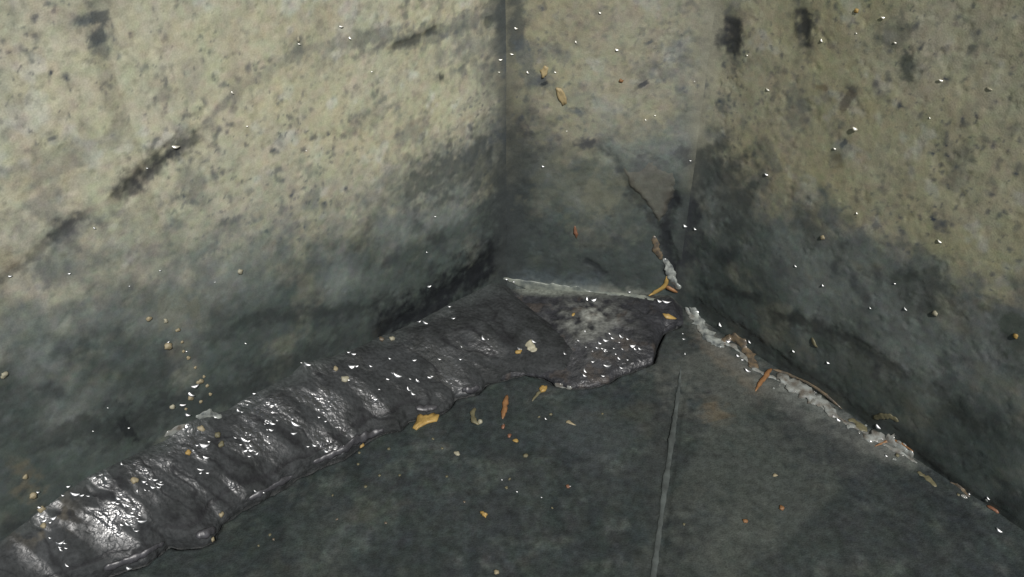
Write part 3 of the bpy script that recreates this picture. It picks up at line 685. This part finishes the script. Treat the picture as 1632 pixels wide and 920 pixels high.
# remnants along the right joint
for a in [
    ('sealant_remnant', [(1098, 490), (1112, 506), (1122, 528), (1138, 545), (1154, 554)], [9, 13, 11, 12, 7], M_WHITE, 5, 'soft grey white blob of old sealant at the top of the right floor joint', 'sealant'),
    ('sealant_remnant', [(1148, 545), (1166, 538), (1184, 548), (1194, 566), (1206, 590)], [7, 8, 9, 10, 6], M_BRN, 6, 'glinting brown crust in the right floor joint just below the grey white blob', 'sealant'),
    ('sealant_remnant', [(1238, 596), (1262, 612), (1288, 630), (1310, 645), (1336, 666)], [9, 16, 15, 14, 8], M_GREY, 7, 'long wet grey crust in the right floor joint below the orange straw', 'sealant'),
    ('sealant_remnant', [(1352, 668), (1366, 676), (1382, 688)], [4, 6, 4], M_OLV, 8, 'short olive crust joining two larger crusts in the right floor joint', 'sealant'),
    ('sealant_remnant', [(1378, 700), (1400, 694), (1420, 704), (1440, 718), (1456, 726)], [8, 15, 16, 10, 6], M_GREY, 9, 'knobbly grey crust with an orange edge low in the right floor joint', 'sealant'),
    ('sealant_remnant', [(1392, 668), (1405, 662), (1420, 664), (1432, 672)], [4, 5, 5, 4], M_OLV, 10, 'small olive curl on the right wall just above the knobbly grey crust', 'sealant'),
    ('sealant_remnant', [(1462, 752), (1476, 760), (1492, 776)], [4, 5, 3], M_OLV, 11, 'thin olive sliver of crust in the right floor joint past the knobbly crust', 'sealant'),
    ('sealant_remnant', [(1514, 768), (1530, 776), (1546, 792)], [3, 5, 3], M_BRN, 12, 'brown sliver of crust in the right floor joint close to the frame edge', 'sealant'),
    ('mineral_lump', [(1058, 412), (1068, 430), (1074, 446), (1082, 462)], [6, 9, 9, 6], M_WHITE, 14, 'whitish lump in the crack where the narrow face meets the right wall', 'mineral deposit'),
    ('brown_crust', [(1042, 376), (1045, 396), (1054, 414)], [4, 6, 6], M_BRN, 15, 'brown crust lining the upper crack beside the narrow corner face', 'crust'),
    ('mineral_lump', [(312, 664), (334, 660), (354, 664)], [5, 9, 6], M_WHITE, 17, 'pale grey smear of crust on the upper edge of the black sealant', 'mineral deposit'),
    ('mineral_lump', [(262, 696), (280, 686), (296, 676)], [6, 8, 6], M_GREY, 18, 'grey bluish crust on the sealant edge left of the pale smear', 'mineral deposit'),
    ('pale_pebble', [(838, 548), (846, 552), (854, 560)], [7, 9, 6], M_CREAM, 19, 'cream pebble with an orange side stuck in the middle of the sealant', 'pebble'),
    ('sealant_curl', [(884, 612), (897, 618), (912, 618)], [4, 7, 4], M_GREY, 20, 'small grey flap of sealant curling onto the floor below the patch', 'sealant'),
]:
    o = lumpy_tube(a[0], a[1], [q * .85 for q in a[2]], a[3], a[4], 0.28, 0.4, 0.6, lf=120, per=7, nseg=14)
    tag(o, a[5], a[6])
    if a[4] == 7:
        e = lumpy_tube('rusty_edge', [(1228, 588), (1256, 596), (1290, 610), (1318, 630), (1342, 652)], [2, 2.5, 2, 2.5, 1.5], M_BRN, 31, 0.6, 0.2, 0.3)
        e.parent = o; e.location = e.location - o.location
    if a[4] == 9:
        e = lumpy_tube('rusty_edge', [(1394, 712), (1412, 704), (1424, 700), (1440, 708), (1456, 720)], [1.5, 2, 2, 2, 1.5], M_ORANGE, 32, 0.6, 0.15, 0.3)
        e.parent = o; e.location = e.location - o.location

# rolled and folded places of the sealant's lower edge are parts of it
for nm, px, rad, sd in [('rolled_lip', [(165, 907), (205, 893), (240, 878), (262, 864)], [4, 5, 5, 3], 61), ('rolled_lip', [(396, 796), (430, 778), (468, 758)], [3, 5, 3], 62),
                        ('rolled_lip', [(498, 738), (530, 724), (562, 706), (590, 692), (612, 684)], [4, 6, 7, 6, 4], 63),
                        ('folded_flap', [(312, 856), (328, 852), (344, 842)], [5, 6, 4], 64), ('folded_flap', [(662, 650), (680, 650), (698, 648)], [4, 5, 3], 65), ('folded_flap', [(736, 622), (750, 622), (764, 616)], [4, 5, 3], 66)]:
    e = lumpy_tube(nm, px, rad, M_LIP, sd, 0.4, 0.35, 0.5, nseg=12, per=10, lf=90); e.parent = sb
# straws, twigs, flakes
def rod(name, px, rad, mat, label, cat, seed=0, flat=0.55, lump=0.4):
    rad = [q * 0.85 for q in rad]
    return tag(lumpy_tube(name, px, rad, mat, seed, flat, 0.1, lump, nseg=8, per=4), label, cat)
rod('straw', [(1204, 624), (1212, 610), (1222, 598), (1230, 588)], [3, 4.5, 4.5, 3.5], M_ORANGE, 'thick orange straw poking out of the right floor joint', 'straw', 41)
tw = rod('twig', [(1034, 472), (1048, 463), (1062, 454), (1063, 440)], [2.5, 3.5, 4, 2.5], M_YEL, 'forked amber twig caught where the corner face meets the right wall', 'twig', 42)
e = lumpy_tube('twig_fork', [(1060, 455), (1070, 460), (1080, 466)], [3.5, 3.5, 2.5], M_ORANGE, 43, 0.7, 0.1, 0.15, nseg=8); e.parent = tw; e.location = e.location - tw.location
rod('leaf_flake', [(1056, 500), (1064, 506), (1078, 508)], [2, 5, 2], M_YEL, 'pointed orange flake at the right end of the sealant patch', 'leaf flake', 44, 0.35)
rod('straw', [(808, 630), (805, 645), (802, 658), (801, 668)], [4, 5.5, 4.5, 2], M_ORANGE, 'upright orange straw on the floor below the sealant patch', 'straw', 45)
rod('straw', [(803, 676), (801, 684)], [4, 4.5], M_RUST, 'stubby red brown bit just below the upright orange straw', 'straw', 46)
rod('straw', [(814, 692), (811, 698)], [4, 4], M_RUST, 'stubby rust bit nearest the small amber grain on the floor', 'straw', 47)
gb = rod('grub', [(757, 650), (753, 662), (755, 674), (764, 677)], [4, 5, 5.5, 4], M_OLV, 'curled pale brown grub on the floor left of the upright straw', 'grub', 48)
e = lumpy_tube('grub_head', [(763, 676), (768, 671)], [4, 5], M_CREAM, 49, 0.8, 0.1, 0.2, nseg=8); e.parent = gb; e.location = e.location - gb.location
rod('straw', [(916, 360), (918, 370), (919, 380)], [2.5, 4, 2.5], M_RUST, 'short rust straw stuck on the narrow corner face', 'straw', 50, 0.5)
rod('straw', [(1572, 806), (1582, 812), (1592, 818)], [3, 4, 2.5], M_RUST, 'reddish straw in the right floor joint nearest the frame edge', 'straw', 51)
rod('straw', [(1572, 140), (1582, 144)], [2.5, 3], M_CREAM, 'pale sliver on the olive right wall near the upper right', 'straw', 52)
rod('straw', [(1294, 538), (1299, 548), (1303, 554)], [3, 4, 2], M_OLV, 'pale brown sliver lying low on the right wall', 'straw', 53, 0.5)
rod('straw', [(475, 58), (476, 68)], [2, 2.5], M_CREAM, 'thin white sliver high on the tan left wall', 'straw', 54, 0.5)
rod('straw', [(1490, 495), (1492, 504)], [5, 5], M_CREAM, 'whitish speck on the dark lower part of the right wall', 'grain', 55, 0.5)
rod('straw', [(903, 672), (910, 676), (918, 678)], [6, 3, 1], M_TAN, 'tan seed with a thin tail on the floor right of the straws', 'seed', 56)
rod('straw', [(848, 640), (856, 630), (862, 624)], [2, 3, 3], M_OLV, 'thin olive stalk below the yellow flake under the sealant patch', 'stalk', 57)
rod('straw', [(916, 499), (912, 504)], [3, 3], M_YEL, 'tiny yellow bit on the grey sealant patch', 'straw', 58)

def flake(name, outline, mat, label, cat, th=0.0025, seed=0):
    ctr = np.mean(outline, 0); r0 = hit(*ctr); n = r0[1]
    pts = []
    m = len(outline)
    for i in range(m):
        a = np.array(outline[i]); b_ = np.array(outline[(i + 1) % m])
        for k in range(3): pts.append(a + (b_ - a) * k / 3 + rng.normal(0, .5, 2))
    base = []
    for p in pts:
        dv = ray(*p); t = ((r0[0] - EYE) @ n) / (dv @ n); base.append(EYE + dv * t)
    base = np.array(base); k = len(base); c = base.mean(0)
    mid = c + (base - c) * 0.55
    V = [*(base - n * 0.001), *(base + n * (th + rng.uniform(-.0008, .0015, (k, 1)))), *(mid + n * (th * 1.6 + rng.uniform(-.001, .001, (k, 1)))), c + n * th * 1.5]
    F = []
    for i in range(k):
        j = (i + 1) % k
        F += [(i, j, k + j, k + i), (k + i, k + j, 2 * k + j, 2 * k + i), (2 * k + i, 2 * k + j, 3 * k)]
    F.append(tuple(range(k))[::-1])
    o = link(name, raw_mesh(name, np.array(V) - c, F), mat); o.location = c
    return tag(o, label, cat)
flake('leaf_flake', [(658, 684), (664, 672), (666, 662), (680, 664), (692, 660), (701, 664), (696, 672), (684, 675), (672, 680), (664, 686)], M_YEL,
      'largest yellow leaf scrap on the floor against the sealant lip', 'leaf flake')
flake('leaf_flake', [(859, 622), (864, 616), (872, 617), (870, 624), (862, 627)], M_YEL, 'bright yellow flake on the floor under the lip of the sealant patch', 'leaf flake')
flake('leaf_flake', [(886, 140), (894, 141), (902, 152), (903, 164), (896, 168), (889, 156)], M_LEAF,
      'buff oval leaf scrap stuck high on the narrow corner face', 'leaf flake', th=0.0008)
flake('leaf_flake', [(862, 112), (868, 104), (874, 108), (872, 120), (864, 124)], M_LEAF,
      'buff leaf scrap on the corner face, upper of two and nearer the left edge', 'leaf flake', th=0.0008)
flake('leaf_flake', [(765, 818), (770, 816), (777, 821), (774, 825), (768, 822)], M_YEL, 'lone amber flake in the middle of the bare floor', 'leaf flake')

# grit grains
def grit_mesh(k):
    import bmesh
    bm = bmesh.new(); bmesh.ops.create_icosphere(bm, subdivisions=2, radius=1)
    for v in bm.verts:
        v.co *= 1 + 0.95 * (float(vn(np.array([v.co.x * 1.7 + k * 7]), np.array([v.co.y * 1.7 + v.co.z * 1.3]), k)[0]) - .5)
        v.co.z *= 0.6
    me = bpy.data.meshes.new('grit'); bm.to_mesh(me); bm.free()
    me.polygons.foreach_set('use_smooth', np.ones(len(me.polygons), bool)); return me
grit_protos = {}
def put(name, px, py, rpx, mat, label, cat, group=None, kset=4, lift=0.25, asp=1.0, cache=grit_protos, maker=grit_mesh):
    r = hit(px, py)
    if r is None: return None
    k = random.randrange(kset); key = (k, mat.name)
    if key not in cache:
        cache[key] = maker(k); cache[key].materials.append(mat)
    s = rpx * np.linalg.norm(r[0] - EYE) / FPX
    o = bpy.data.objects.new(name, cache[key]); C.objects.link(o)
    if name == 'water_droplet':                  # a runny bead, tilted midway between sun and camera so that it glints
        n_ = (unit(EYE - r[0]) + np.array(sv)); n_ = unit(n_) + rng.normal(0, 0.075, 3)
        q_ = Vector(n_).to_track_quat('Z', 'Y') @ Matrix.Rotation(random.gauss(-0.5, .35), 3, 'Z').to_quaternion()
    else:
        q_ = Vector(r[1]).to_track_quat('Z', 'Y') @ Matrix.Rotation(random.uniform(0, 6.28), 3, 'Z').to_quaternion()
    o.rotation_euler = q_.to_euler()
    o.scale = (s * random.uniform(.8, 1.25), s * random.uniform(.75, 1.1), s * .24) if name == 'water_droplet' else (s * asp, s, s); o.location = Vector(r[0] + r[1] * s * lift)
    return tag(o, label, cat, group)
SINGLE = [
    (267, 552, 6.5, M_TAN, 'largest tan grain on the left wall above the sealant'), (215, 766, 5.5, M_TAN, 'tan grain on the shiny left end of the sealant'),
    (275, 648, 4.5, M_CREAM, 'cream grain left of the crust at the sealant edge'), (304, 634, 5, M_TAN, 'tan grain just above the pale crust at the sealant edge'),
    (320, 683, 5, M_TAN, 'tan grain directly under the pale smear on the sealant'), (347, 694, 5, M_OLV, 'upper of two olive grains on the black sealant'),
    (353, 708, 4.5, M_OLV, 'lower of two olive grains on the black sealant'), (300, 721, 4.5, M_YEL, 'yellowish grain beside the bright streaked sheen on the sealant'),
    (550, 605, 6, M_CREAM, 'cream grain half way along the black sealant'), (535, 588, 4.5, M_TAN, 'tan grain near the top edge half way along the sealant'),
    (728, 723, 4.5, M_CREAM, 'cream grain on the bare floor left of the straws'), (822, 703, 4.5, M_YEL, 'amber grain beside the stubby rust bits on the floor'),
    (577, 710, 4.5, M_YEL, 'amber grain on the floor right under the sealant lip'), (838, 727, 4.5, M_OLV, 'dark olive grain on the floor below the amber grain'),
    (353, 820, 4.5, M_TAN, 'tan grain perched on the lower sealant lip'), (339, 860, 4, M_TAN, 'tan grain on the floor at the bend of the lip'),
    (608, 541, 5, M_BRN, 'pinkish brown grain on the top edge of the sealant'), (625, 540, 4.5, M_CREAM, 'cream grain beside the pinkish one on the sealant top edge'),
    (827, 561, 4.5, M_YEL, 'yellow grain left of the cream pebble'), (382, 433, 5, M_CREAM, 'cream grain alone on the grey part of the left wall'),
    (318, 608, 5, M_TAN, 'tan grain at the top of the grit trail on the left wall'), (237, 508, 5, M_TAN, 'tan grain on the grey left wall at the upper left of the trail'),
    (264, 511, 4, M_CREAM, 'cream grain on the grey left wall inside the pale blotch'), (283, 526, 3.5, M_TAN, 'small tan grain on the pale blotch of the left wall'),
    (6, 598, 5, M_CREAM, 'cream grain at the left frame edge on the grey wall'), (990, 129, 3.5, M_ORANGE, 'small orange speck high on the narrow corner face'),
    (1365, 17, 4, M_YEL, 'yellow speck at the top of the right wall'), (1311, 379, 4, M_TAN, 'tan speck at the edge of the dark zone on the right wall'),
    (1619, 536, 4, M_YEL, 'yellow speck at the right frame edge on the wall'), (791, 912, 4.5, M_TAN, 'tan grain at the bottom of the frame on the floor'),
    (1188, 831, 4, M_ORANGE, 'orange grain alone on the right part of the floor'), (1246, 810, 4.5, M_ORANGE, 'orange flake of grit on the floor to the far right'),
    (1235, 758, 3.5, M_TAN, 'tan grain on the right floor below the knobbly crust'), (905, 776, 3.5, M_RUST, 'rust speck on the floor beside a glinting droplet'),
]
for gx, gy, r, m, lab in SINGLE: put('grit_grain', gx, gy, r * 0.85, m, lab, 'grain', asp=random.uniform(1, 1.35))
for gx, gy, r, m in [(573, 722, 3, M_OLV), (620, 716, 3.5, M_OLV), (571, 740, 3, M_OLV), (583, 776, 3.5, M_OLV), (605, 758, 3, M_OLV), (637, 758, 3, M_OLV), (712, 760, 3, M_OLV),
                     (807, 778, 3.5, M_OLV), (812, 764, 3.5, M_OLV), (878, 661, 3.5, M_OLV), (859, 665, 3, M_OLV), (615, 834, 3, M_BRN), (537, 828, 3, M_BRN), (436, 860, 3, M_BRN), (430, 853, 3, M_OLV),
                     (705, 715, 3, M_OLV), (1090, 836, 3, M_OLV), (690, 700, 3, M_OLV), (530, 790, 2.6, M_OLV), (412, 870, 2.6, M_OLV), (960, 660, 2.6, M_OLV), (740, 800, 2.6, M_BRN), (880, 810, 2.6, M_OLV)]:
    put('grit_grain', gx, gy, r * 0.7, m, 'dull speck of grit scattered on the dark floor', 'grain', 'specks of grit on the floor')
for gx, gy, r in [(292, 560, 3), (300, 570, 3.5), (311, 586, 2.8), (330, 615, 3.2), (320, 640, 3.2), (296, 652, 2.8), (335, 628, 3), (290, 545, 2.8), (325, 600, 2.6)]:
    put('grit_grain', gx, gy, r * 0.85, M_TAN, 'small tan grain in the loose trail running down to the pale crust', 'grain', 'grit trail on the left wall')
for gx, gy, r in [(40, 760, 4), (52, 790, 5), (66, 812, 5), (70, 838, 4)]:
    put('brown_crumb', gx, gy, r, M_TAN, 'brown crumb of crust heaped at the left end of the sealant', 'crumb', 'brown crumbs at the left end')

# ------------------------------------------------------------------ water droplets
def drop_mesh(k):
    import bmesh
    bm = bmesh.new(); bmesh.ops.create_icosphere(bm, subdivisions=3, radius=1)
    for v in bm.verts:
        v.co *= 1 + 0.25 * (float(vn(np.array([v.co.x * 1.2 + k * 5]), np.array([v.co.y * 1.2 + v.co.z]), 50 + k)[0]) - .5)
    for v in bm.verts:                           # a thin curved bead, bent to give a crescent glint
        x_, y_ = v.co.x, v.co.y; v.co.y = y_ * (0.55 - 0.15 * abs(x_)) + 0.5 * x_ * x_ - 0.2
    me = bpy.data.meshes.new('water_droplet'); bm.to_mesh(me); bm.free()
    me.polygons.foreach_set('use_smooth', np.ones(len(me.polygons), bool)); return me
def water(name, rgb):
    m = bpy.data.materials.new(name); m.use_nodes = True; b = m.node_tree.nodes['Principled BSDF']
    b.inputs['Base Color'].default_value = (*lin(rgb), 1); b.inputs['Roughness'].default_value = 0.36; b.inputs['IOR'].default_value = 2.6
    return m
M_DROP = water('water_on_dark', (50, 54, 55)); M_DROPT = water('water_on_tan', (140, 137, 120)); M_DROPG = water('water_on_grey', (76, 80, 78))
drops = {}
WALLD = [(543, 42), (557, 60), (370, 147), (322, 198), (393, 201), (488, 240), (278, 233), (133, 367), (150, 363), (15, 440), (592, 114), (641, 73), (822, 45), (815, 86), (797, 95), (738, 107),
         (795, 115), (841, 115), (885, 115), (860, 18), (956, 20), (983, 79), (918, 67), (1125, 113), (1044, 184), (1029, 191), (903, 209), (1134, 15), (1408, 28), (1365, 53), (1427, 68), (1480, 72),
         (1500, 128), (1364, 205), (1331, 237), (1150, 312), (1222, 278), (1268, 424), (1427, 452), (1387, 491), (1443, 492), (1482, 188), (1498, 385), (843, 362), (693, 345), (680, 402), (683, 456),
         (206, 456), (255, 431), (342, 450), (1107, 130), (1135, 4), (1191, 88), (1224, 143), (1310, 65), (1096, 243), (1100, 256), (1312, 455), (1148, 518), (1265, 560), (1320, 578), (172, 650), (205, 682),
         (148, 687), (391, 547), (234, 268), (110, 436), (650, 106), (865, 265), (476, 70), (268, 545), (297, 560), (1366, 340), (1363, 20), (480, 578), (489, 581), (1092, 360), (1108, 365)]
BANDD = [(807, 445), (819, 449), (668, 513), (677, 515), (722, 508), (716, 489), (556, 562), (563, 565), (560, 585), (568, 584), (621, 572), (660, 575), (553, 605), (598, 637), (633, 600), (688, 600), (700, 573), (735, 553), (734, 573),
         (770, 540), (778, 541), (685, 602), (524, 640), (527, 648), (508, 665), (518, 672), (466, 668), (470, 676), (468, 691), (490, 712), (500, 710), (404, 627), (380, 655), (386, 657), (658, 628), (650, 620), (545, 712), (519, 719),
         (1003, 465), (936, 478), (946, 479), (1063, 455), (1068, 458), (955, 547), (965, 543), (952, 555), (960, 556), (967, 560), (976, 540), (987, 546), (990, 537), (1000, 541), (1012, 557), (945, 577), (968, 584), (986, 572),
         (1000, 574), (932, 592), (931, 599), (961, 600), (900, 564), (1008, 552), (1051, 481), (1062, 482), (828, 557), (850, 545), (1176, 568), (1183, 574), (1192, 592), (1195, 545), (1160, 545), (205, 905), (420, 785), (407, 783), (100, 790), (108, 775), (120, 788),
         (130, 790), (140, 791), (150, 762), (60, 784), (62, 808), (70, 830), (85, 826), (290, 645), (303, 627), (310, 615), (298, 660), (1300, 625), (1330, 665), (1336, 670), (1400, 680), (1412, 727), (1535, 780), (1545, 788), (1575, 794), (1592, 846)]
FLOORD = [(1088, 532), (1092, 565), (1090, 541), (757, 651), (803, 678), (811, 694), (728, 722), (863, 793), (908, 775), (800, 765), (870, 668), (824, 784), (583, 777), (716, 853), (957, 887), (820, 704), (843, 660), (1112, 528)]
def name_face(px, py):
    r = hit(px, py)
    return 'left' if r is None else r[2].name
for i, (px, py) in enumerate(WALLD):
    r = hit(px, py)
    if r is None or (i % 4 == 3 and py < 400): continue
    which = {wl: ('tan left wall', 'droplets on the left wall'), wc: ('narrow corner face', 'droplets on the corner face'), wr: ('olive right wall', 'droplets on the right wall')}.get(r[2], ('edge of the black sealant', 'droplets on the sealant edge'))
    put('water_droplet', px, py, random.lognormvariate(.95, .3), M_DROPT if py < 250 or (px > 1250 and py < 400) else M_DROPG, 'tiny water droplet glinting on the ' + which[0], 'droplet', which[1], cache=drops, maker=drop_mesh, lift=0.2)
def bead(px, py):
    for ok, where, grp in [(px < 130, 'at the crusty left end of the black sealant', 'beads at the left end'), (px < 300, 'on the broad shiny patch of the black sealant', 'beads on the broad shiny patch'),
                           (px < 460, 'on the streaked sheen below the pale crust', 'beads on the streaked sheen'), (px < 640, 'half way along the black sealant', 'beads half way along the sealant'),
                           (px < 880 and py > 460, 'on the smooth upper end of the black sealant', 'beads at the upper end'), (px < 1045 and py > 500, 'on the lumpy corner patch', 'beads on the corner patch'),
                           (px < 1100, 'along the pale mineral streak', 'beads along the mineral streak'), (True, 'on the wet crust of the right floor joint', 'beads on the right joint')]:
        if ok: return 'bright water bead glinting ' + where, 'droplet', grp
for px, py in BANDD:
    for q in range(1):
        put('water_droplet', px, py, random.lognormvariate(1.38, .3), M_DROP, *bead(px, py), cache=drops, maker=drop_mesh, lift=0.2)
# loose crumbs of old sealant all along the right joint
JL = [(1096, 494), (1130, 530), (1170, 556), (1210, 592), (1260, 618), (1320, 655), (1380, 694), (1440, 728), (1490, 768), (1560, 800), (1620, 838)]
for k in range(20):
    f_k = random.random() ** 1.3 * (len(JL) - 1.001); i_k = int(f_k); w_k = f_k - i_k
    gx = JL[i_k][0] * (1 - w_k) + JL[i_k + 1][0] * w_k + random.gauss(0, 6); gy = JL[i_k][1] * (1 - w_k) + JL[i_k + 1][1] * w_k + random.gauss(0, 6)
    put('crust_crumb', gx, gy, random.uniform(1.4, 3.4), random.choice([M_WHITE, M_GREY, M_GREY, M_BRN, M_OLV]), 'small loose crumb of crust along the right floor joint', 'crumb', 'crumbs along the right joint', asp=random.uniform(1, 1.6))
for px, py in FLOORD[:12]:
    put('water_droplet', px, py, random.uniform(1.6, 2.8), M_DROP, 'faint water droplet glinting on the dark floor', 'droplet', 'droplets on the floor', cache=drops, maker=drop_mesh, lift=0.2)
# clusters of beads where the band shines
for (cx, cy, sx, sy, n) in [(200, 820, 30, 36, 32), (325, 738, 12, 24, 9), (395, 710, 18, 20, 14), (430, 685, 10, 24, 14), (245, 775, 22, 14, 12), (975, 560, 40, 22, 12), (100, 870, 16, 22, 10), (640, 605, 50, 20, 8)]:
    for k in range(n):
        px, py = random.gauss(cx, sx * .6), random.gauss(cy, sy * .6)
        put('water_droplet', px, py, random.lognormvariate(1.1, .35), M_DROP, *bead(px, py), cache=drops, maker=drop_mesh, lift=0.2)
